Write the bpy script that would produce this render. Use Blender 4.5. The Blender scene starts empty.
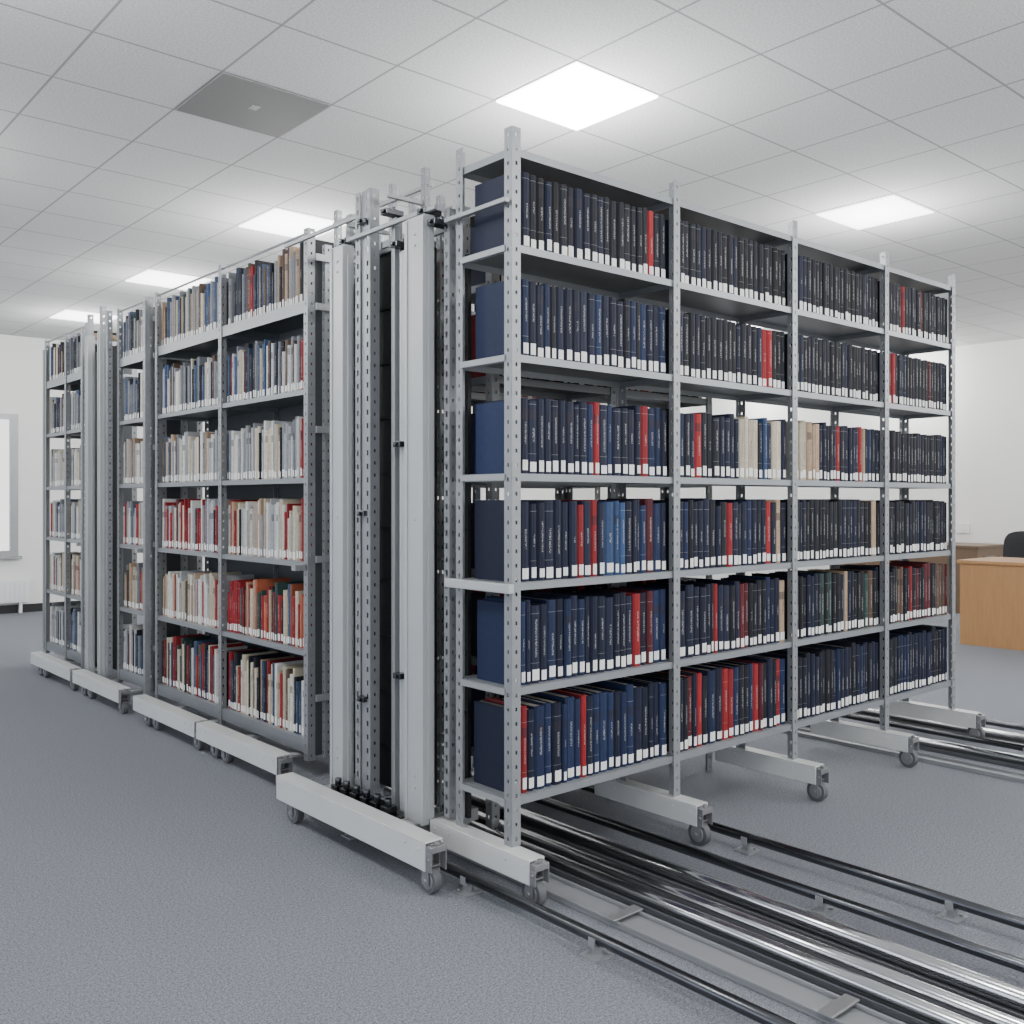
import bpy, math, random
from mathutils import Vector
random.seed(7)
scene=bpy.context.scene
col=scene.collection
def lin(c):
    c=c/255.0
    return c/12.92 if c<=0.04045 else ((c+0.055)/1.055)**2.4
def rgb(t): return (lin(t[0]),lin(t[1]),lin(t[2]),1.0)

# ---------------------------------------------------------------- materials
class NT:
    def __init__(s,name):
        s.mat=bpy.data.materials.new(name); s.mat.use_nodes=True
        s.n=s.mat.node_tree.nodes; s.l=s.mat.node_tree.links
        s.b=s.n.get('Principled BSDF')
    def node(s,t,**k):
        nd=s.n.new(t)
        for a,b in k.items(): setattr(nd,a,b)
        return nd
    def put(s,sock,val):
        if isinstance(val,bpy.types.NodeSocket): s.l.new(val,sock)
        else: sock.default_value=val
    def math(s,op,a,b=None,c=None,clamp=False):
        nd=s.node('ShaderNodeMath',operation=op,use_clamp=clamp)
        s.put(nd.inputs[0],a)
        if b is not None: s.put(nd.inputs[1],b)
        if c is not None: s.put(nd.inputs[2],c)
        return nd.outputs[0]
    def mix(s,f,a,b):
        nd=s.node('ShaderNodeMix',data_type='RGBA')
        s.put(nd.inputs[0],f); s.put(nd.inputs[6],a); s.put(nd.inputs[7],b)
        return nd.outputs[2]
    def noise(s,vec,scale,detail=2.0,rough=0.5):
        nd=s.node('ShaderNodeTexNoise'); 
        if vec is not None: s.l.new(vec,nd.inputs['Vector'])
        nd.inputs['Scale'].default_value=scale; nd.inputs['Detail'].default_value=detail
        nd.inputs['Roughness'].default_value=rough
        return nd.outputs['Fac']
    def bump(s,h,strength,dist=0.01):
        nd=s.node('ShaderNodeBump'); s.put(nd.inputs['Height'],h)
        nd.inputs['Strength'].default_value=strength; nd.inputs['Distance'].default_value=dist
        s.l.new(nd.outputs[0],s.b.inputs['Normal'])
def simple(name,c,rough=0.5,metal=0.0,var=0.06,scale=6.0):
    t=NT(name); co=t.node('ShaderNodeTexCoord').outputs['Object']
    f=t.noise(co,scale,4)
    a=rgb(c); d=tuple(x*(1-var*2) for x in a[:3])+(1,)
    t.put(t.b.inputs['Base Color'],t.mix(f,a,d))
    t.b.inputs['Roughness'].default_value=rough; t.b.inputs['Metallic'].default_value=metal
    return t.mat
M={}
M['paint']=simple('light_grey_paint',(156,159,161),0.42,0.3)
M['post']=simple('galvanised_post',(148,151,154),0.42,0.35,0.1,30)
M['panel']=simple('pale_grey_panel',(178,181,182),0.4,0.1)
M['beam']=simple('white_grey_beam',(204,205,204),0.42,0.05)
M['shelf']=simple('shelf_steel',(142,146,150),0.4,0.35)
M['darkshelf']=simple('dark_back_steel',(72,75,78),0.5,0.3)
M['gapshade']=simple('gap_shade',(34,36,39),0.6,0.2,0.2,20)  # near-black colour for shade painted into the column gaps
M['steel']=simple('brushed_steel',(214,215,217),0.17,1.0,0.05)
M['darksteel']=simple('dark_steel',(100,102,106),0.26,1.0,0.1)
M['plate']=simple('track_plate',(150,152,155),0.45,0.35,0.08)
M['plate2']=simple('track_bed_dark',(84,86,90),0.6,0.2,0.1)
M['rubber']=simple('caster_rubber',(88,89,92),0.6,0.0)
M['hub']=simple('caster_hub',(150,151,153),0.35,0.6)
M['wall']=simple('white_wall_paint',(226,226,223),0.8,0,0.015,3)
M['white']=simple('white_plastic',(228,229,230),0.45,0)
M['black']=simple('black_trim',(28,29,32),0.6,0)
M['paper']=simple('paper_pages',(206,199,182),0.9,0,0.08,60)
M['lab']=simple('white_spine_label',(224,224,221),0.6,0,0.02,40)
M['vent']=simple('vent_grey',(116,116,115),0.7,0,0.1,90)
M['fabric']=simple('black_chair_fabric',(36,38,42),0.8,0,0.2,80)
def wood(name,c1,c2):
    t=NT(name); co=t.node('ShaderNodeTexCoord').outputs['Object']
    mp=t.node('ShaderNodeMapping'); t.l.new(co,mp.inputs[0]); mp.inputs['Scale'].default_value=(14,14,1.2)
    f=t.noise(mp.outputs[0],4,5,0.6)
    t.put(t.b.inputs['Base Color'],t.mix(f,rgb(c1),rgb(c2))); t.b.inputs['Roughness'].default_value=0.45
    return t.mat
M['wood']=wood('oak_veneer',(178,136,92),(150,110,70))
M['wood2']=wood('brown_veneer',(112,90,68),(90,70,52))
def emit(name,s):
    t=NT(name); t.b.inputs['Base Color'].default_value=(1,1,1,1)
    t.b.inputs['Emission Color'].default_value=(1,0.995,0.98,1); t.b.inputs['Emission Strength'].default_value=s
    return t.mat
M['emit']=emit('light_diffuser',12); M['emit2']=emit('dimmer_light_diffuser',3.2)
t=NT('blue_grey_carpet'); co=t.node('ShaderNodeTexCoord').outputs['Object']
f1=t.noise(co,230,2,0.8); f2=t.noise(co,110,3,0.7); f3=t.noise(co,0.8,2)
sp=t.math('MULTIPLY_ADD',t.math('ADD',f1,t.math('MULTIPLY',f2,0.5)),3.6,-2.2,clamp=True)
c=t.mix(sp,rgb((82,86,94)),rgb((144,147,155)))
c=t.mix(t.math('MULTIPLY',f3,0.25),c,rgb((108,110,114)))
t.put(t.b.inputs['Base Color'],c); t.b.inputs['Roughness'].default_value=0.97
t.bump(f1,0.45,0.008); M['carpet']=t.mat
S=0.53; CX=2.825; CY=2.845
t=NT('ceiling_tiles'); co=t.node('ShaderNodeTexCoord').outputs['Object']
sx=t.node('ShaderNodeSeparateXYZ'); t.l.new(co,sx.inputs[0])
def edge(o,off):
    a=t.math('FRACT',t.math('DIVIDE',t.math('SUBTRACT',o,off),S))
    return t.math('ABSOLUTE',t.math('SUBTRACT',a,0.5))
ex=edge(sx.outputs[0],CX-S*20); ey=edge(sx.outputs[1],CY-S*20)
m=t.math('MAXIMUM',ex,ey)
bar=t.math('GREATER_THAN',m,0.4905)
soft=t.math('MULTIPLY_ADD',m,60.0,-28.9,clamp=True)
n1=t.noise(co,110,3,0.8)
c=t.mix(t.math('MULTIPLY_ADD',n1,2.6,-0.8,clamp=True),rgb((178,179,180)),rgb((224,224,223)))
c=t.mix(t.math('MULTIPLY',soft,0.35),c,rgb((145,146,147))); c=t.mix(bar,c,rgb((146,147,148)))
t.put(t.b.inputs['Base Color'],c); t.b.inputs['Roughness'].default_value=0.9
t.bump(t.math('MULTIPLY',n1,0.3),0.35,0.01); M['ceil']=t.mat
# book cloth
t=NT('book_cloth')
A=t.node('ShaderNodeAttribute',attribute_name='Col'); Sd=t.node('ShaderNodeAttribute',attribute_name='seed')
uv=t.node('ShaderNodeUVMap',uv_map='UVMap'); s2=t.node('ShaderNodeSeparateXYZ'); t.l.new(uv.outputs[0],s2.inputs[0])
u=s2.outputs[0]; v=s2.outputs[1]; seed=Sd.outputs['Fac']
cb=t.node('ShaderNodeCombineXYZ'); t.l.new(t.math('MULTIPLY',u,12.0),cb.inputs[0]); t.l.new(t.math('MULTIPLY',v,340.0),cb.inputs[1]); t.l.new(t.math('MULTIPLY',seed,53.0),cb.inputs[2])
ln=t.noise(cb.outputs[0],1.0,1)
let=t.math('GREATER_THAN',ln,0.5)
au=t.math('ABSOLUTE',u)
wu=t.math('LESS_THAN',au,0.11)
top=t.math('MULTIPLY_ADD',t.math('FRACT',t.math('MULTIPLY',seed,7.3)),0.07,0.14)
bot=t.math('MULTIPLY_ADD',t.math('FRACT',t.math('MULTIPLY',seed,3.1)),0.04,0.08)
wv=t.math('MULTIPLY',t.math('LESS_THAN',v,top),t.math('GREATER_THAN',v,bot))
title=t.math('MULTIPLY',t.math('MULTIPLY',let,wu),wv)
w2=t.math('LESS_THAN',au,0.43)
def band(c0,w): return t.math('LESS_THAN',t.math('ABSOLUTE',t.math('SUBTRACT',v,c0)),w)
bands=t.math('MULTIPLY',w2,t.math('ADD',band(0.228,0.0010),band(0.066,0.0008),clamp=True))
bands=t.math('MULTIPLY',bands,t.math('GREATER_THAN',t.math('FRACT',t.math('MULTIPLY',seed,11.7)),0.6))
mask=t.math('MAXIMUM',t.math('MULTIPLY',title,0.5),t.math('MULTIPLY',bands,0.3))
sepc=t.node('ShaderNodeSeparateColor'); t.l.new(A.outputs['Color'],sepc.inputs[0])
lum=t.math('GREATER_THAN',sepc.outputs[1],0.28)
ink=t.mix(lum,rgb((180,180,178)),rgb((60,50,55)))
co=t.node('ShaderNodeTexCoord').outputs['Object']
cl=t.noise(co,55,3)
base=t.mix(t.math('MULTIPLY',cl,0.4),A.outputs['Color'],(0.006,0.007,0.012,1))
blk=t.math('MULTIPLY',t.math('MULTIPLY',w2,band(0.195,0.016)),t.math('LESS_THAN',t.math('FRACT',t.math('MULTIPLY',seed,23.9)),0.22))
base=t.mix(t.math('MULTIPLY',blk,0.55),base,rgb((40,36,44)))
t.put(t.b.inputs['Base Color'],t.mix(mask,base,ink)); t.b.inputs['Roughness'].default_value=0.6
t.b.inputs['Specular IOR Level'].default_value=0.25
M['book']=t.mat

# ---------------------------------------------------------------- mesh helpers
class MB:
    def __init__(s): s.v=[];s.f=[];s.m=[];s.sm=[]
    def box(s,x0,x1,y0,y1,z0,z1,mi=0):
        b=len(s.v)
        s.v+=[(x0,y0,z0),(x1,y0,z0),(x1,y1,z0),(x0,y1,z0),(x0,y0,z1),(x1,y0,z1),(x1,y1,z1),(x0,y1,z1)]
        for q in ((0,3,2,1),(4,5,6,7),(0,1,5,4),(1,2,6,5),(2,3,7,6),(3,0,4,7)):
            s.f.append(tuple(b+i for i in q)); s.m.append(mi); s.sm.append(False)
        return s
    def cyl(s,p0,p1,r,n=18,mi=0,r2=None):
        p0=Vector(p0);p1=Vector(p1); d=(p1-p0).normalized(); r2=r if r2 is None else r2
        a=d.orthogonal().normalized(); c=d.cross(a); b=len(s.v)
        for p,rr in ((p0,r),(p1,r2)):
            for i in range(n):
                th=2*math.pi*i/n; q=p+a*math.cos(th)*rr+c*math.sin(th)*rr; s.v.append(tuple(q))
        for i in range(n):
            j=(i+1)%n; s.f.append((b+i,b+j,b+n+j,b+n+i)); s.m.append(mi); s.sm.append(True)
        s.f.append(tuple(b+i for i in reversed(range(n)))); s.m.append(mi); s.sm.append(False)
        s.f.append(tuple(b+n+i for i in range(n))); s.m.append(mi); s.sm.append(False)
        return s
    def quad(s,a,b_,c,d,mi=0):
        b=len(s.v); s.v+=[a,b_,c,d]; s.f.append((b,b+1,b+2,b+3)); s.m.append(mi); s.sm.append(False)
    def strip(s,o,u,w,z0,z1,hw=0.0085,hh=0.0125,per=0.045):
        P=lambda k,z:(o[0]+u[0]*k,o[1]+u[1]*k,z)
        a=(w-hw)/2; b=a+hw
        s.quad(P(0,z0),P(a,z0),P(a,z1),P(0,z1)); s.quad(P(b,z0),P(w,z0),P(w,z1),P(b,z1))
        z=z0
        n=int((z1-z0)/per); pr=(z1-z0)/n
        for i in range(n):
            zc=z0+pr*(i+0.5)
            s.quad(P(a,z),P(b,z),P(b,zc-hh/2),P(a,zc-hh/2)); z=zc+hh/2
        s.quad(P(a,z),P(b,z),P(b,z1),P(a,z1))
        return s
    def obj(s,name,mats,parent=None,bevel=0,solid=0,origin=None):
        xs=[p[0] for p in s.v];ys=[p[1] for p in s.v];zs=[p[2] for p in s.v]
        o=origin or ((min(xs)+max(xs))/2,(min(ys)+max(ys))/2,min(zs))
        me=bpy.data.meshes.new(name)
        me.from_pydata([(p[0]-o[0],p[1]-o[1],p[2]-o[2]) for p in s.v],[],s.f)
        for m_ in mats: me.materials.append(m_)
        me.polygons.foreach_set('material_index',s.m); me.polygons.foreach_set('use_smooth',s.sm); me.update()
        ob=bpy.data.objects.new(name,me); col.objects.link(ob)
        setp(ob,o,parent)
        if solid:
            md=ob.modifiers.new('solid','SOLIDIFY'); md.thickness=solid; md.offset=0
        if bevel:
            md=ob.modifiers.new('bevel','BEVEL'); md.width=bevel; md.segments=2; md.limit_method='ANGLE'
        return ob
WL={}
def setp(ob,o,parent):
    o=Vector(o); WL[ob.name]=o
    if parent is not None:
        ob.parent=parent; ob.location=o-WL[parent.name]
    else: ob.location=o
def empty(name,loc,label,cat):
    e=bpy.data.objects.new(name,None); col.objects.link(e); e.empty_display_size=0.1
    setp(e,loc,None); e['label']=label; e['category']=cat; return e
def tag(o,label,cat,group=None,kind=None):
    o['label']=label; o['category']=cat
    if group:o['group']=group
    if kind:o['kind']=kind
def struct(o): o['kind']='structure'; return o

# ---------------------------------------------------------------- room
CZ=3.07; WX=11.5; WY=11.7
X0=-5.0; Y0=-5.0
struct(MB().box(X0,WX+.2,Y0,WY+.2,-.1,0).obj('floor',[M['carpet']],origin=(0,0,0)))
struct(MB().box(X0,WX+.2,Y0,WY+.2,CZ,CZ+.1).obj('ceiling',[M['ceil']],origin=(0,0,CZ)))
w=MB(); wx0,wx1,wz0,wz1=1.55,2.88,0.63,2.2
w.box(X0,wx0,WY,WY+.2,0,CZ); w.box(wx1,WX,WY,WY+.2,0,CZ); w.box(wx0,wx1,WY,WY+.2,0,wz0); w.box(wx0,wx1,WY,WY+.2,wz1,CZ)
struct(w.obj('wall_back',[M['wall']]))
struct(MB().box(WX,WX+.2,Y0,WY+.2,0,CZ).obj('wall_right',[M['wall']]))
struct(MB().box(X0,WX-.015,WY-.015,WY,0,.09).obj('baseboard_back',[M['black']]))
struct(MB().box(WX-.015,WX,Y0,WY,0,.09).obj('baseboard_right',[M['black']]))
w=MB(); fy0,fy1=WY-.018,WY+.03
w.box(wx0,wx0+.06,fy0,fy1,wz0,wz1); w.box(wx1-.06,wx1+.02,fy0,fy1,wz0,wz1)
w.box(wx0+.06,wx1-.06,fy0,fy1,wz0,wz0+.06); w.box(wx0+.06,wx1-.06,fy0,fy1,wz1-.06,wz1)
w.box((wx0+wx1)/2-.025,(wx0+wx1)/2+.025,fy0,fy1,wz0+.06,wz1-.06)
w.box(wx0-.04,wx1+.05,WY-.07,fy0,wz0-.03,wz0)
struct(w.obj('window_1',[M['paint']]))
r=empty('radiator',(2.4,WY-.06,0.1),'low white panel radiator mounted under the window','radiator')
b=MB().box(1.7,3.0,WY-.09,WY-.02,.12,.36)
for i in range(26): b.box(1.72+i*.049,1.745+i*.049,WY-.098,WY-.09,.14,.34)
b.obj('radiator_panel',[M['white']],r,bevel=.003)
MB().box(1.76,1.79,WY-.07,WY-.016,0,.12).obj('leg',[M['white']],r); MB().box(2.9,2.93,WY-.07,WY-.016,0,.12).obj('leg',[M['white']],r)
MB().box(WX-.03,WX,5.05,5.19,.86,.98).box(WX-.036,WX-.03,5.08,5.11,.89,.92).obj('wall_socket',[M['white']],bevel=.003)
tag(bpy.data.objects['wall_socket'],'small white socket plate on the white wall','socket')
def tile(ix,iy): return CX+S*ix, CY+S*iy
for ix in (-5,0,5,10,15):
    for iy in (-9,-5,0,5,9,13):
        x,y=tile(ix,iy)
        if y+S>WY or x+S>WX or (ix,iy)==(10,0): continue
        e=empty('ceiling_light',(x+S/2,y+S/2,CZ),'square white recessed light panel glowing in tiled ceiling','ceiling light')
        e['group']='recessed ceiling lights'
        f=MB(); g=.006
        f.box(x,x+S,y,y+g,CZ-.004,CZ); f.box(x,x+S,y+S-g,y+S,CZ-.004,CZ); f.box(x,x+g,y+g,y+S-g,CZ-.004,CZ); f.box(x+S-g,x+S,y+g,y+S-g,CZ-.004,CZ)
        f.obj('light_frame',[M['white']],e)
        dim=(ix>=5 or iy>=5)
        MB().box(x+g,x+S-g,y+g,y+S-g,CZ-.012,CZ-.001).obj('light_diffuser',[M['emit2'] if dim else M['emit']],e,bevel=.004)
        L=bpy.data.lights.new('spill_fill','POINT'); L.energy=54.0 if iy<9 else 36.0; L.shadow_soft_size=.2; L.color=(1,.995,.98)  # unseen point light added below each panel to spread glow over the ceiling
        lo=bpy.data.objects.new('spill_fill',L); col.objects.link(lo); lo.parent=e; lo.location=(0,0,-.40)
x,y=tile(-2,2)
e=empty('air_vent',(x+S/2,y+S/2,CZ),'mid-grey square ceiling ventilation panel','vent')
MB().box(x+.01,x+S-.01,y+.01,y+S-.01,CZ-.005,CZ).obj('vent_plate',[M['vent']],e)
f=MB()
for i in range(4): f.box(x+.25,x+.29,y+.23+i*.014,y+.236+i*.014,CZ-.006,CZ-.005)
f.obj('grille',[M['paint']],e)

# ---------------------------------------------------------------- casters, channels
def caster(parent,x,y,ztop,r=.042):
    b=MB()
    b.box(x-.024,x-.020,y-.016,y+.016,r-.012,ztop); b.box(x+.020,x+.024,y-.016,y+.016,r-.012,ztop)
    b.box(x-.024,x+.024,y-.02,y+.02,2*r+.003,2*r+.008); b.cyl((x,y,2*r+.008),(x,y,ztop),.010,12)
    b.cyl((x-.028,y,r),(x+.028,y,r),.006,10)
    c=b.obj('caster',[M['hub']],parent)
    w=MB(); w.cyl((x-.015,y,r),(x+.015,y,r),r,30,0)
    w.cyl((x-.017,y,r),(x+.017,y,r),r*.68,24,1); w.cyl((x-.0185,y,r),(x+.0185,y,r),r*.22,12,0)
    w.obj('wheel',[M['rubber'],M['hub']],c,bevel=.003)
    return c
def channel(x0,x1,y0,y1,z0,z1,th=.006):
    b=MB(); b.box(x0,x1,y0,y1,z1-th,z1); b.box(x0,x0+th,y0,y1,z0,z1-th); b.box(x1-th,x1,y0,y1,z0,z1-th)
    for yy,s_ in ((y0,1),(y1,-1)):
        a=yy+s_*.07; b.box(x0+th,x1-th,min(a,a+s_*.004),max(a,a+s_*.004),z0+.004,z1-th)
        for k in (.03,.11):
            zz=z1-.025
            b.cyl((x0-.004,yy+s_*k,zz),(x0,yy+s_*k,zz),.006,10); b.cyl((x1,yy+s_*k,zz),(x1+.004,yy+s_*k,zz),.006,10)
    return b
def clampbox(parent,x,y0,y1,z0,z1,w=.05):
    b=MB().box(x-w/2,x+w/2,y0,y1,z1-.02,z1); b.box(x-w/2,x-w/2+.004,y0,y1,z0,z1-.02); b.box(x+w/2-.004,x+w/2,y0,y1,z0,z1-.02)
    b.cyl((x,y0+.012,z1),(x,y0+.012,z1+.012),.008,8)
    for s_ in (-1,1): b.cyl((x+s_*w/2,y0+.012,(z0+z1)/2),(x+s_*(w/2+.006),y0+.012,(z0+z1)/2),.006,8)
    return b.obj('end_bracket',[M['hub']],parent,bevel=.0015)

def tray(parent,x0,x1,y0,y1,z,lip=.028,th=.003,mat='shelf',name='shelf'):
    b=MB(); b.box(x0,x1,y0,y1,z-th,z)
    b.box(x0,x1,y0,y0+th,z-lip,z-th); b.box(x0,x1,y1-th,y1,z-lip,z-th)
    b.box(x0,x0+th,y0+th,y1-th,z-lip,z-th); b.box(x1-th,x1,y0+th,y1-th,z-lip,z-th)
    return b.obj(name,[M[mat]],parent)
def post(parent,x,y,sx,sy,z0,z1,wf=.036,ws=.036,center=False,axis='X'):
    b=MB()
    if axis=='X':
        ox=x-wf/2 if center else (x if sx>0 else x-wf)
        b.strip((ox,y),(1,0),wf,z0,z1); b.strip((x,y),(0,sy),ws,z0,z1)
    else:
        oy=y-wf/2 if center else (y if sy>0 else y-wf)
        b.strip((x,oy),(0,1),wf,z0,z1); b.strip((x,y),(sx,0),ws,z0,z1)
    return b.obj('upright_post',[M['post']],parent,solid=.0025)

# ---------------------------------------------------------------- books data
NAVY=(26,31,52);DARK=(28,30,39);BLUE=(31,44,76);MID=(54,78,116);RED=(146,36,40);MAR=(86,32,38)
CREAM=(200,191,170);TAN=(172,148,124);ORG=(178,98,70);WHT=(208,208,204);GREY=(126,129,135);BLK=(26,27,31);GRN=(48,70,66);BRN=(92,74,62);SLATE=(66,82,108);LG=(164,167,170)
CN={NAVY:'navy blue',DARK:'blackish navy',BLUE:'dark blue',MID:'mid blue',RED:'red',MAR:'maroon',CREAM:'cream',TAN:'tan',ORG:'orange',WHT:'off-white',GREY:'grey',BLK:'black',GRN:'dark green',BRN:'brown',SLATE:'slate blue',LG:'light grey'}
books=[]
def row(unit,axis,a0,a1,front,z,pal,hm=.25,hv=.004,tm=.034,tv=.004,dep=.2,spec={},rank=True,sp=0.0):
    L=a1-a0; n=round(L/tm)
    ts=[max(.011,random.gauss(tm,tv)) for _ in range(n)]
    gaps=[(random.uniform(.008,.03) if random.random()<sp else 0) for _ in range(n)]
    k=(L-sum(gaps))/sum(ts); ts=[q*k for q in ts]
    a=a0
    for t_,gp in zip(ts,gaps):
        fr=(a-a0+t_/2)/L; c=None
        for s0,(sw,cc) in spec.items():
            if abs(fr-s0)<sw: c=cc
        if c is None: c=random.choices([p[1] for p in pal],[p[0] for p in pal])[0]
        h=min(hm+.035,max(hm-.07,hm+random.gauss(0,hv))); fj=random.uniform(-.004,.004)
        if axis=='X': pos=(a+t_/2,front+fj,z); rot=0
        else: pos=(front+fj,a+t_/2,z); rot=-math.pi/2
        j=random.uniform(.75,1.2)
        rc=tuple(min(.95,x*j) for x in rgb(c)[:3])+(1,)
        books.append(dict(unit=unit,pos=pos,rot=rot,t=t_-.0012,h=h,d=dep+random.uniform(-.012,.008),c=c,rc=rc,rank=rank,seed=random.random()))
        a+=t_+gp

# ---------------------------------------------------------------- right shelving unit
PX=[2.007,2.818,3.598,4.378,5.095]; FY=2.31; BY=2.598
LV=[.30,.65,.985,1.335,1.715,2.065]
U=empty('mobile_shelving_unit',(3.55,2.45,0),'tall grey steel mobile shelving packed with navy bound volumes','shelving unit')
for i,x in enumerate(PX):
    first=i==0; last=i==len(PX)-1
    sx=-1 if last else 1
    post(U,x,FY,sx,1,.15,2.435,wf=.036,center=not(first or last))
    post(U,x,BY,sx,-1,.15,2.435,wf=.036,center=not(first or last))
    channel(x-.036,x+.030,2.19,2.70,.074,.15).obj('foot_beam',[M['beam']],U,bevel=.002)
    clampbox(U,x-.003,2.165,2.19,.075,.14,.06)
    caster(U,x-.003,2.202,.144)
for i in range(4):
    for z in LV+[2.37]:
        tray(U,PX[i]+.005,PX[i+1]-.005,FY+.005,BY-.005,z,lip=.024)
for z in LV:
    MB().box(PX[0]-.006,PX[0]-.002,FY+.03,BY-.03,z-.022,z-.002).obj('side_bracket',[M['paint']],U)
MB().box(PX[0]-.03,PX[0]-.008,FY-.02,BY+.03,.955,.985).obj('side_bar',[M['panel']],U,bevel=.003)
MB().box(PX[0]-.03,PX[0]-.01,FY,BY+.03,2.19,2.205).obj('side_bar',[M['paint']],U,bevel=.002)
D1=[(10,DARK),(3,BLK),(2,NAVY)]; N1=[(8,NAVY),(4,BLUE),(1,DARK)]; N2=[(8,NAVY),(2,BLUE),(3,DARK)]
spec={
 (5,0):(D1,{.90:(.024,RED)}),(5,1):(D1,{}),(5,2):(D1,{.1:(.02,NAVY)}),(5,3):(D1+[(1,MAR)],{.3:(.03,RED)}),
 (4,0):(N1,{}),(4,1):(D1,{.82:(.035,RED)}),(4,2):(D1,{}),(4,3):(D1+[(1,MAR)],{.15:(.03,RED)}),
 (3,0):([(8,NAVY),(3,BLUE)],{.5:(.022,RED),.84:(.02,RED)}),(3,1):(N2,{.2:(.03,RED),.33:(.02,RED),.66:(.09,CREAM),.9:(.05,CREAM),.78:(.02,MID)}),(3,2):(N2+[(1,RED),(1,TAN)],{.08:(.07,CREAM),.24:(.07,TAN),.5:(.03,RED)}),(3,3):(D1+[(1,MAR)],{}),
 (2,0):(N1,{.42:(.02,RED),.48:(.02,RED),.64:(.06,MID),.86:(.03,MAR)}),(2,1):(N2,{.45:(.03,RED),.84:(.03,RED),.93:(.03,TAN)}),(2,2):(D1+[(3,NAVY)],{.93:(.03,TAN)}),(2,3):(D1+[(2,NAVY),(1,MAR)],{}),
 (1,0):(N1,{.8:(.03,RED),.88:(.03,MAR),.95:(.03,BLUE)}),(1,1):(N2+[(1,RED),(1,MAR)],{.35:(.02,RED),.6:(.03,MAR),.95:(.03,TAN)}),(1,2):([(6,BLK),(4,NAVY),(1,GRN)],{.6:(.03,TAN),.9:(.03,BRN)}),(1,3):([(3,MAR),(5,DARK),(2,BRN),(3,BLK)],{.4:(.03,RED)}),
 (0,0):([(6,NAVY),(4,BLUE),(1,BLK)],{.08:(.02,RED),.13:(.02,WHT),.18:(.03,BLUE),.44:(.02,RED)}),(0,1):(N2+[(2,RED),(1,MAR)],{}),(0,2):(N2+[(1,BLK)],{}),(0,3):(N2+[(3,DARK)],{}),
}
HH=[.275,.265,.258,.248,.248,.243]
for (r_,b_),(pal,sp_) in spec.items():
    if b_==0: sp_=dict(sp_); sp_[0.0]=(.03,BLUE if r_ in (1,3,4) else NAVY)
    row('U','X',PX[b_]+(.035 if b_==0 else .020),PX[b_+1]-.020,FY+.028,LV[r_],pal,hm=HH[r_],hv=.003 if r_>3 else .007,tm=.034 if b_<2 else .031,tv=.003 if r_>3 else .006,spec=sp_)

# ---------------------------------------------------------------- ranges behind
def back_range(x0,x1,y,label,nb):
    E=empty('shelving_range',((x0+x1)/2,y+.14,0),label,'shelving unit')
    xs=[x0+(x1-x0)*i/nb for i in range(nb+1)]
    for i,x in enumerate(xs):
        post(E,x,y,-1 if i==nb else 1,1,0.0,2.40,center=0<i<nb); post(E,x,y+.28,-1 if i==nb else 1,-1,0.0,2.40,center=0<i<nb)
    for i in range(nb):
        for z in LV+[2.36]: tray(E,xs[i]+.004,xs[i+1]-.004,y+.004,y+.276,z,mat='shelf')
        for z in LV:
            row('B','X',xs[i]+.03,xs[i+1]-.025,y+.03,z,[(5,NAVY),(4,BLUE),(2,RED),(3,DARK),(1,MAR)],hm=.24,hv=.01,tm=.036,rank=False)
back_range(2.30,3.62,2.76,'grey steel shelving range of bound volumes behind a taller unit',2)
back_range(2.30,3.40,3.26,'grey steel shelving range of bound volumes, tucked between neighbouring ranges',2)

# ---------------------------------------------------------------- upright frame carriage
F=empty('mobile_carriage_frame',(1.95,2.97,0),'pale grey mobile end frame, tall columns on wheeled base beam','carriage frame')
channel(1.79,1.862,2.48,3.47,.078,.170).obj('base_beam',[M['beam']],F,bevel=.003)
clampbox(F,1.826,2.452,2.48,.078,.158,.062)
caster(F,1.826,2.495,.166); caster(F,1.826,3.38,.166)
for y in (2.74,3.02,3.30):
    MB().box(1.862,2.22,y,y+.05,.085,.13).obj('cross_member',[M['paint']],F,bevel=.003)
def column(parent,x0,x1,y0,y1,z0,z1,mat='panel'):
    b=MB().box(x0,x1,y0,y1,z0,z1)
    b.box(x0-.006,x0,y0,y0+.014,z0,z1-.005); b.box(x0-.006,x0,y1-.014,y1,z0,z1-.005)
    b.box(x0+.015,x1-.01,y0-.004,y0,z0+.02,z1-.04)
    for zz in (z1-.06,z1-.10,z0+.12,z0+.16,(z0+z1)/2): b.cyl((x0-.004,(y0+y1)/2,zz),(x0,(y0+y1)/2,zz),.006,10)
    return b.obj('column',[M[mat]],parent,bevel=.003)
column(F,1.95,1.995,2.705,2.815,.13,2.235)
column(F,1.95,1.995,3.230,3.325,.13,2.235)
column(F,1.99,2.02,2.872,2.902,.13,2.15)
column(F,1.99,2.02,2.935,2.955,.13,2.28,'paint')
def slotted(x,y,w1,w2,z0,z1,name='slotted_column',mat='post',**k):
    b=MB(); b.strip((x,y),(0,1),w1,z0,z1,**k); b.strip((x,y),(1,0),w2,z0,z1); return b.obj(name,[M[mat]],F,solid=.003)
b=MB(); b.strip((1.975,3.082),(0,1),.034,.13,2.42,hw=.012,hh=.02,per=.05); b.quad((1.982,3.116,.13),(1.982,3.150,.13),(1.982,3.150,2.42),(1.982,3.116,2.42)); b.strip((1.975,3.150),(0,1),.034,.13,2.42,hw=.012,hh=.02,per=.05)
b.strip((1.975,3.082),(1,0),.04,.13,2.42); b.quad((1.975,3.184,.13),(2.01,3.184,.13),(2.01,3.184,2.42),(1.975,3.184,2.42))
b.obj('slotted_column',[M['post']],F,solid=.003)
slotted(2.01,2.64,.028,.03,.16,2.25,hw=.012,hh=.02)
slotted(2.06,3.36,.03,.03,.13,2.40)
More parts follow.
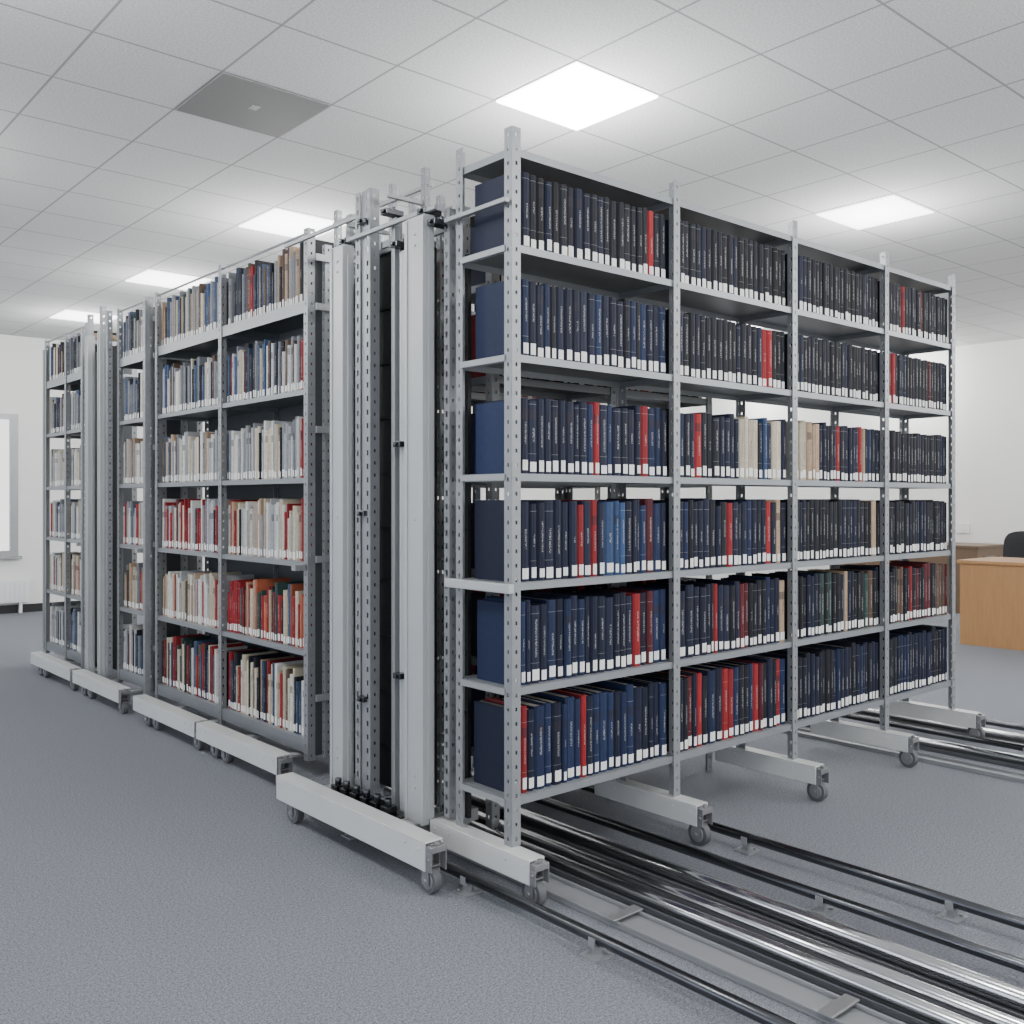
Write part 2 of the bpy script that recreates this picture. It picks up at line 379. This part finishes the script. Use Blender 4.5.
# dark toothed strips, plus ribbed dark sheets painting shade into the gaps
for (y0,y1,z1) in ((2.62,2.70,2.10),(2.82,3.06,2.16),(3.06,3.20,2.22),(3.205,3.40,2.12)):
    b=MB().box(2.075,2.09,y0,y1,.15,z1)
    for k in range(9): b.box(2.065,2.075,y0+.008,y1-.008,.3+k*.21,.312+k*.21)
    b.obj('gap_shade_sheet',[M['gapshade']],F)
for yy in (2.985,3.20,2.842):
    b=MB().box(2.035,2.05,yy,yy+.022,.14,2.18)
    for k in range(56): b.box(2.022,2.035,yy+.002,yy+.02,.17+k*.035,.187+k*.035)
    b.obj('toothed_rack',[M['darksteel']],F)
for (x,y,z1) in ((2.16,2.99,2.515),(2.20,3.27,2.53),(2.20,3.70,2.52),(2.15,3.52,2.40),(2.20,3.13,2.44),(2.15,2.88,2.38),(2.15,3.42,2.47),(2.14,2.72,2.30)):
    slotted(x,y,.024,.024,.09,z1,'slotted_post')
for (x0,x1,y0,y1,z) in ((2.19,2.205,3.0,3.72,2.46),(2.0,2.19,3.28,3.295,2.33),(2.0,2.16,3.0,3.015,2.38),(1.96,1.975,2.66,3.30,2.25),(2.05,2.065,2.66,3.52,2.20),(2.0,2.16,2.78,2.795,2.25),(2.05,2.2,3.5,3.515,2.25),(1.985,1.998,3.20,3.78,2.34)):
    MB().box(x0,x1,y0,y1,z-.008,z+.008).obj('cross_bar',[M['paint']],F,bevel=.002)
for (y0,z) in ((2.71,2.25),(2.88,2.17),(3.23,2.25),(3.10,2.30),(2.94,2.30),(2.65,2.20),(3.10,1.2),(3.10,.5),(2.86,.62),(2.86,1.45)):
    q=MB().box(1.955,2.03,y0,y0+.045,z-.010,z+.010); q.cyl((1.945,y0+.022,z),(1.955,y0+.022,z),.008,10); q.cyl((2.0,y0+.022,z+.010),(2.0,y0+.022,z+.025),.008,10)
    q.obj('column_bracket',[M['darksteel']],F,bevel=.002)
b=MB()
for yy in (2.86,2.93,3.0,3.07,3.14,3.20): b.box(1.90,1.945,yy,yy+.04,.135,.165).cyl((1.92,yy+.02,.165),(1.92,yy+.02,.19),.013,12)
b.box(1.875,1.95,2.82,3.26,.128,.136)
b.obj('drive_mechanism',[M['darksteel']],F,bevel=.002)

# ---------------------------------------------------------------- long range
LL=[.17,.57,.97,1.35,1.75,2.15]; LX=2.15; LD=.34
pal_L={5:[(4,BRN),(5,SLATE),(6,GREY),(1,MAR),(4,BLK),(2,CREAM),(3,TAN),(3,LG),(2,MID),(1,GRN)],
 4:[(5,GREY),(4,SLATE),(4,LG),(3,CREAM),(2,WHT),(4,DARK),(2,MID),(2,BRN)],
 3:[(5,WHT),(4,CREAM),(4,LG),(3,GREY),(1,SLATE),(2,BRN),(1,DARK),(1,TAN)],
 2:[(7,RED),(3,WHT),(2,CREAM),(3,LG),(2,DARK),(2,MAR),(2,GREY)],
 1:[(6,CREAM),(4,WHT),(1,RED),(3,TAN),(3,LG),(1,BRN),(1,SLATE)],
 0:[(5,DARK),(4,CREAM),(2,GRN),(2,RED),(3,SLATE),(3,BRN),(2,WHT)]}
pal_A={5:[(6,BRN),(2,RED),(5,BLK),(4,SLATE),(5,GREY),(1,WHT),(1,MAR),(2,TAN)],
 4:[(6,GREY),(5,DARK),(3,WHT),(1,RED),(4,SLATE),(2,CREAM),(1,MAR),(1,MID),(1,BRN)],
 3:[(5,WHT),(3,CREAM),(4,LG),(4,GREY),(2,DARK),(1,SLATE),(1,BRN)],
 2:[(4,CREAM),(5,WHT),(4,LG),(3,RED),(2,TAN),(1,DARK),(2,GREY)],
 1:[(6,RED),(3,ORG),(3,CREAM),(2,TAN),(3,GRN),(3,BLK),(1,SLATE)],
 0:[(5,CREAM),(5,DARK),(3,SLATE),(2,RED),(4,WHT),(2,TAN),(1,BRN)]}
pal_F={5:pal_L[5],4:pal_L[4],3:pal_L[3],2:[(4,WHT),(4,LG),(3,CREAM),(1,RED),(3,GREY),(2,SLATE)],1:[(4,CREAM),(4,TAN),(3,WHT),(2,BRN),(1,RED),(3,GREY)],0:[(4,GREY),(3,WHT),(3,LG),(3,DARK),(2,SLATE),(1,MAR)]}
def long_unit(ys,label,pals,beam):
    E=empty('mobile_shelving_unit',(LX+LD/2,(ys[0]+ys[-1])/2,0),label,'shelving unit')
    n=len(ys)-1
    for i,y in enumerate(ys):
        sy=-1 if i==n else 1
        for x,s_ in ((LX,1),(LX+LD,-1)):
            post(E,x,y,s_,sy,.08,2.47,wf=.036,center=0<i<n,axis='Y')
    for i in range(n):
        for k,z in enumerate(LL):
            tray(E,LX+.004,LX+LD-.004,ys[i]+.005,ys[i+1]-.005,z,lip=.055 if k==5 else (.06 if k==0 else .024))
            row('L','Y',ys[i]+.024,ys[i+1]-.024,LX+.03,z,pals[i][k],hm=.252 if k else .262,hv=.027,tm=.021,tv=.0078,dep=.18,sp=.012,spec={.06:(.06,RED)} if (pals[i] is pal_A and k in (3,4)) else {})
        MB().box(LX+LD-.012,LX+LD-.008,ys[i]+.005,ys[i+1]-.005,.2,2.1).obj('back_panel',[M['darkshelf']],E)
    MB().cyl((LX+.012,ys[0]+.003,2.452),(LX+.012,ys[-1]-.003,2.452),.006,8).obj('top_rail',[M['paint']],E)
    MB().box(LX+.036,LX+LD-.036,ys[0]-.004,ys[0]-.001,.10,2.36).obj('end_shade_sheet',[M['darkshelf']],E)  # dark sheet standing in for the shaded gap at the open end
    for xx in (LX+.07,LX+.20):
        q=MB(); q.strip((xx,ys[0]-.03),(1,0),.034,.09,2.40); q.strip((xx,ys[0]-.03),(0,1),.024,.09,2.40); q.obj('end_post',[M['post']],E,solid=.0025)
    for zz in (.35,.97,1.55,2.1,2.32): MB().box(LX+.02,LX+LD-.02,ys[0]-.042,ys[0]-.033,zz,zz+.03).obj('side_bar',[M['paint']],E)
    MB().box(LX-.06,LX-.006,ys[0]+.005,ys[0]+.04,.935,.96).obj('side_bar',[M['paint']],E)
    for (a,b_) in beam:
        channel(1.96,2.033,a,b_,.068,.148).obj('base_beam',[M['beam']],E,bevel=.003)
        clampbox(E,1.9965,a-.024,a,.07,.138,.058)
        for yy in (a+.012,b_-.28,b_-.16): caster(E,1.9965,yy,.142,r=.041)
        for yy in (a+.15,b_-.25): MB().box(2.033,LX+LD,yy,yy+.05,.085,.095).obj('cross_member',[M['paint']],E)
    return E
def slot2(E,y,z1,x=2.10):
    b=MB(); b.strip((x,y),(0,1),.032,.10,z1); b.strip((x,y),(1,0),.03,.10,z1); b.obj('slotted_post',[M['post']],E,solid=.003)
E1=long_unit([3.867,4.787,5.68],'long grey steel mobile shelving with mixed books facing carpeted aisle',[pal_A,pal_L],[(3.80,4.64),(4.67,5.51)])
slot2(E1,5.70,2.42)
E2=long_unit([5.80,6.32],'narrow grey shelving unit of mixed books between tall columns',[pal_F],[(5.75,6.60)])
E3=long_unit([6.92,7.40,7.91],'grey shelving unit of mixed books beside white windowed wall',[pal_F,pal_F],[(6.66,7.57)])
column(E2,2.08,2.12,6.42,6.47,.10,2.34); slot2(E2,6.35,2.46); slot2(E2,6.53,2.52,2.12)
column(E3,2.08,2.12,6.66,6.72,.10,2.34); slot2(E3,6.78,2.50,2.12); slot2(E3,6.85,2.42)
for (E,a,b_) in ((E2,6.36,6.62),(E3,6.64,6.86)):
    MB().box(2.17,2.18,a,b_,.15,2.25).obj('gap_shade_sheet',[M['gapshade']],E)  # dark sheet added as painted shade between the far columns
slot2(E3,7.93,2.40,2.15)

# ---------------------------------------------------------------- rails
def rail(x,r,z,y0,y1,mat,label,sup=()):
    b=MB().cyl((x,y0,z),(x,y1,z),r,28); 
    e=empty('floor_rail',(x,(y0+y1)/2,0),label,'rail'); e['group']='floor rails under the shelving'
    b.obj('rail_tube',[M[mat]],e)
    for yy in sup:
        q=MB().box(x-.035,x+.035,yy-.032,yy+.032,0,.006); q.box(x-.009,x+.009,yy-.012,yy+.012,.006,z-r+.003)
        q.box(x-r-.004,x-r,yy-.012,yy+.012,z-r,z+.004); q.box(x+r,x+r+.004,yy-.012,yy+.012,z-r,z+.004); q.box(x-r-.004,x+r+.004,yy-.012,yy+.012,z-r-.004,z-r)
        q.cyl((x-.022,yy+.018,.006),(x-.022,yy+.018,.012),.006,8); q.cyl((x+.022,yy-.018,.006),(x+.022,yy-.018,.012),.006,8)
        q.obj('rail_support',[M['plate']],e)
YN=-.3
rail(1.915,.017,.050,YN,3.3,'darksteel','polished steel tube rail on small floor supports',(.4,1.25,1.85,2.42,3.1))
def track(x0,x1,y0,y1,label,tubes,ties=()):
    e=empty('floor_track',((x0+x1)/2,(y0+y1)/2,0),label,'track')
    b=MB().box(x0,x1,y0,y1,0,.008); b.box(x0,x0+.007,y0,y1,.008,.020); b.box(x1-.007,x1,y0,y1,.008,.020)
    b.obj('track_plate',[M['plate2'] if tubes else M['plate']],e,bevel=.002)
    for (x,r) in tubes: MB().cyl((x,y0,.008+r),(x,y1,.008+r),r,28).obj('track_tube',[M['steel']],e)
    for yy in ties: MB().box(x0-.01,x1+.01,yy-.02,yy+.02,.020,.026).obj('tie_plate',[M['hub']],e,bevel=.002)
track(2.08,2.19,YN,3.4,'flat grey steel floor track with raised edges',[],(1.25,1.95))
track(2.225,2.385,YN,3.4,'wide dark floor track holding two steel tubes',[(2.262,.021),(2.348,.021)])
track(2.43,2.53,YN,3.4,'dark floor track with a thick steel tube',[(2.48,.025)])
rail(2.64,.017,.045,YN,3.4,'darksteel','dark steel tube rail beside the wide track',(.5,1.6,))
rail(2.89,.017,.050,YN,3.4,'darksteel','slim dark steel tube rail on small floor supports',(.5,1.32,2.05))
track(4.50,4.60,YN,3.2,'flat grey steel floor track beneath the unit end',[],(1.62,))
track(4.72,4.82,YN,3.2,'dark floor track with a steel tube',[(4.77,.023)])
rail(4.96,.017,.045,YN,3.2,'darksteel','dark steel tube rail beneath the unit end',(1.9,))
track(5.16,5.26,YN,3.2,'dark floor track with a steel tube',[(5.21,.023)])
rail(5.40,.017,.045,YN,3.2,'darksteel','dark steel tube rail beside outer track',(1.8,))

# ---------------------------------------------------------------- desks, chair
def desk(x0,x1,y0,y1,h,mat,label):
    e=empty('office_desk',((x0+x1)/2,(y0+y1)/2,0),label,'desk')
    MB().box(x0-.02,x1+.02,y0-.02,y1+.02,h-.028,h).obj('desktop',[M[mat]],e,bevel=.003)
    MB().box(x0,x0+.02,y0+.025,y1-.025,0.0,h-.028).obj('front_panel',[M[mat]],e)
    MB().box(x0,x1,y0,y0+.025,0,h-.028).obj('side_panel',[M[mat]],e); MB().box(x0,x1,y1-.025,y1,0,h-.028).obj('side_panel',[M[mat]],e)
    MB().box(x0+.3,x1-.02,y1-.45,y1-.03,.08,h-.05).obj('drawer_unit',[M[mat]],e)
desk(8.45,9.15,2.2,3.79,.73,'wood','light oak veneer office desk with full front panel')
desk(10.72,11.44,4.62,6.4,.75,'wood2','dark brown office desk standing against the white wall')
cx,cy=9.62,3.74
e=empty('office_chair',(cx,cy,0),'black fabric swivel office chair behind oak desk','chair')
MB().box(cx-.24,cx+.24,cy-.24,cy+.24,.44,.52).obj('seat',[M['fabric']],e,bevel=.03)
b=MB(); NU=14; NV=12; W2=.24; H0=.58; H1=.95
def bp(i,k,back):
    u_=-1+2*i/NU; v_=-1+2*k/NV
    uu=u_*math.sqrt(max(0,1-.28*v_*v_*v_*v_)); vv=v_*math.sqrt(max(0,1-.28*u_*u_*u_*u_))
    th=.03*(1-max(abs(u_),abs(v_))**4)
    return (cx+.25-.06*uu*uu+.02*vv+(th if back else -th),cy+uu*W2,(H0+H1)/2+vv*(H1-H0)/2)
for back in (0,1):
    b0=len(b.v)
    for k in range(NV+1):
        for i in range(NU+1): b.v.append(bp(i,k,back))
    for k in range(NV):
        for i in range(NU):
            q=(b0+k*(NU+1)+i,b0+k*(NU+1)+i+1,b0+(k+1)*(NU+1)+i+1,b0+(k+1)*(NU+1)+i)
            b.f.append(q if back else q[::-1]); b.m.append(0); b.sm.append(True)
b.obj('backrest',[M['fabric']],e)
MB().box(cx+.255,cx+.285,cy-.03,cy+.03,.46,.66).obj('back_support',[M['black']],e)
MB().box(cx-.02,cx+.285,cy-.03,cy+.03,.42,.44).obj('seat_bracket',[M['black']],e)
MB().cyl((cx,cy,.10),(cx,cy,.44),.028).obj('gas_column',[M['darksteel']],e)
b=MB()
for i in range(5):
    a=2*math.pi*i/5; b.cyl((cx,cy,.11),(cx+.28*math.cos(a),cy+.28*math.sin(a),.075),.022,10,r2=.015); b.cyl((cx+.28*math.cos(a)-.02,cy+.28*math.sin(a),.03),(cx+.28*math.cos(a)+.02,cy+.28*math.sin(a),.03),.03,14)
b.obj('star_base',[M['black']],e)
for s_ in (-1,1):
    MB().box(cx-.15,cx+.12,cy+s_*.27-.025,cy+s_*.27+.025,.68,.71).box(cx-.02,cx+.02,cy+s_*.27-.015,cy+s_*.27+.015,.46,.68).obj('armrest',[M['black']],e,bevel=.006)

# ---------------------------------------------------------------- books build
def book_geo(B):
    t,h,d=B['t'],B['h'],B['d']; bt=.0028; g=.004
    r=min(.010,t*.32)
    P=[(-t/2,d),(-t/2,r),(-t*.34,r*.3),(0,0),(t*.34,r*.3),(t/2,r),(t/2,d),(t/2-bt,d),(t/2-bt,r+.003),(-t/2+bt,r+.003),(-t/2+bt,d)]
    n=len(P); V=[(x,y,0) for x,y in P]+[(x,y,h) for x,y in P]; Fc=[];sp=[]
    for i in range(n):
        j=(i+1)%n; Fc.append((i,j,n+j,n+i)); sp.append(1<=i<=4)
    for (a,b_,c,e_) in ((0,1,9,10),(5,6,7,8)):
        Fc.append((e_,c,b_,a)); sp.append(False); Fc.append((n+a,n+b_,n+c,n+e_)); sp.append(False)
    Fc.append((9,8,5,4,3,2,1)); sp.append(False); Fc.append((n+1,n+2,n+3,n+4,n+5,n+8,n+9)); sp.append(False)
    x0=-t/2+bt+.0001;x1=-x0;y0=r+.0032;y1=d-g;z0=g;z1=h-g
    PV=[(x0,y0,z0),(x1,y0,z0),(x1,y1,z0),(x0,y1,z0),(x0,y0,z1),(x1,y0,z1),(x1,y1,z1),(x0,y1,z1)]
    PF=[(0,3,2,1),(4,5,6,7),(0,1,5,4),(1,2,6,5),(2,3,7,6),(3,0,4,7)]
    lz0=.006+.006*((B['seed']*17)%1); lz1=lz0+.028+.010*((B['seed']*29)%1); o=.0007
    xs=[-t*.34,0,t*.34]; ysp=[r*.3,0,r*.3]
    LVt=[];LF=[]
    for x,y in zip(xs,ysp): LVt+=[(x,y-o,lz0),(x,y-o,lz1)]
    for i in range(2): LF.append((2*i,2*i+2,2*i+3,2*i+1))
    return (V,Fc,sp),(PV,PF),(LVt,LF)
def xf(v,B):
    c,s=math.cos(B['rot']),math.sin(B['rot']); p=B['pos']
    return (v[0]*c-v[1]*s+p[0],v[0]*s+v[1]*c+p[1],v[2]+p[2])
def attrs(me,cols,seeds,uvs):
    a=me.color_attributes.new('Col','FLOAT_COLOR','POINT'); a.data.foreach_set('color',[x for c in cols for x in c])
    s=me.attributes.new('seed','FLOAT','POINT'); s.data.foreach_set('value',seeds)
    u=me.uv_layers.new(name='UVMap'); u.data.foreach_set('uv',[x for q in uvs for x in q])
def score(B):
    if not B['rank']: return -1
    x,y,_=B['pos']; d=math.hypot(x,y); dep=.656*x+.755*y
    cs=(y if B['rot']==0 else x)/d
    return B['t']*B['h']*cs/dep**2
books.sort(key=score,reverse=True)
NI=300
SV=[];SF=[];SM=[];SC=[];SS=[];SU=[]
for i,B in enumerate(books):
    (V,Fc,sp),(PV,PF),(LVt,LF)=book_geo(B)
    uvs=[]
    for f,s_ in zip(Fc,sp):
        for k in f: uvs.append((V[k][0]/B['t'],V[k][2]) if s_ else (5,0))
    if i<NI:
        me=bpy.data.meshes.new('book'); me.from_pydata(V,[],Fc); me.materials.append(M['book'])
        attrs(me,[B['rc']]*len(V),[B['seed']]*len(V),uvs)
        ob=bpy.data.objects.new('book',me); col.objects.link(ob); ob.location=B['pos']; ob.rotation_euler=(0,0,B['rot'])
        sz='thick ' if B['t']>.038 else ('slim ' if B['t']<.022 else '')
        tag(ob,'%s%s clothbound book, white spine label, on steel shelf'%(sz,CN[B['c']]),'book','bound volumes on the shelves' if B['unit']=='U' else 'mixed books facing the aisle')
        pm=bpy.data.meshes.new('page_block'); pm.from_pydata(PV,[],PF); pm.materials.append(M['paper'])
        po=bpy.data.objects.new('page_block',pm); col.objects.link(po); po.parent=ob
        lm=bpy.data.meshes.new('spine_label'); lm.from_pydata(LVt,[],LF); lm.materials.append(M['lab'])
        lo=bpy.data.objects.new('spine_label',lm); col.objects.link(lo); lo.parent=ob; lo['label']='white paper shelfmark label'
    else:
        for (vv,ff,mi) in ((V,Fc,0),(PV,PF,1),(LVt,LF,2)):
            b0=len(SV); SV+=[xf(v,B) for v in vv]
            SC+=[B['rc']]*len(vv); SS+=[B['seed']]*len(vv)
            for f in ff:
                SF.append(tuple(b0+k for k in f)); SM.append(mi)
            if mi==0: SU+=uvs
            else: SU+=[(5,0)]*sum(len(f) for f in ff)
me=bpy.data.meshes.new('book_stock'); me.from_pydata(SV,[],SF)
for k in ('book','paper','lab'): me.materials.append(M[k])
me.polygons.foreach_set('material_index',SM); attrs(me,SC,SS,SU)
so=bpy.data.objects.new('books',me); col.objects.link(so)
tag(so,'further rows of mixed bound books filling grey steel shelves','books','bound volumes on the shelves','stuff')
print('books',len(books))

# ---------------------------------------------------------------- world (soft sky as added room fill, blue tint added towards -X), camera
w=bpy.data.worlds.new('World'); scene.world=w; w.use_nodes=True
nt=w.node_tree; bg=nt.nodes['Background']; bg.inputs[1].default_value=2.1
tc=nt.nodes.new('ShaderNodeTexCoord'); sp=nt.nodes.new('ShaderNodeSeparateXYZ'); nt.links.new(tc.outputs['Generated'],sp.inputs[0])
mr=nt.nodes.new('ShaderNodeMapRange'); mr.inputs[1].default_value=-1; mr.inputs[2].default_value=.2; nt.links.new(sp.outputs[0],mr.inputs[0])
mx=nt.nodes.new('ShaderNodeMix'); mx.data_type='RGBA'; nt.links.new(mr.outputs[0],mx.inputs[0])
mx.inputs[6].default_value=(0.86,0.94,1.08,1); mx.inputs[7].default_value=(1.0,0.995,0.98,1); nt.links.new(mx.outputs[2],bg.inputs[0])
cam=bpy.data.cameras.new('Camera'); co=bpy.data.objects.new('Camera',cam); col.objects.link(co)
co.location=(0,0,1.25); co.rotation_euler=(math.radians(90),0,-math.radians(40.99))
cam.sensor_width=36; cam.lens=34.0; cam.shift_y=-12/1024; cam.clip_start=.05; cam.clip_end=100
scene.camera=co
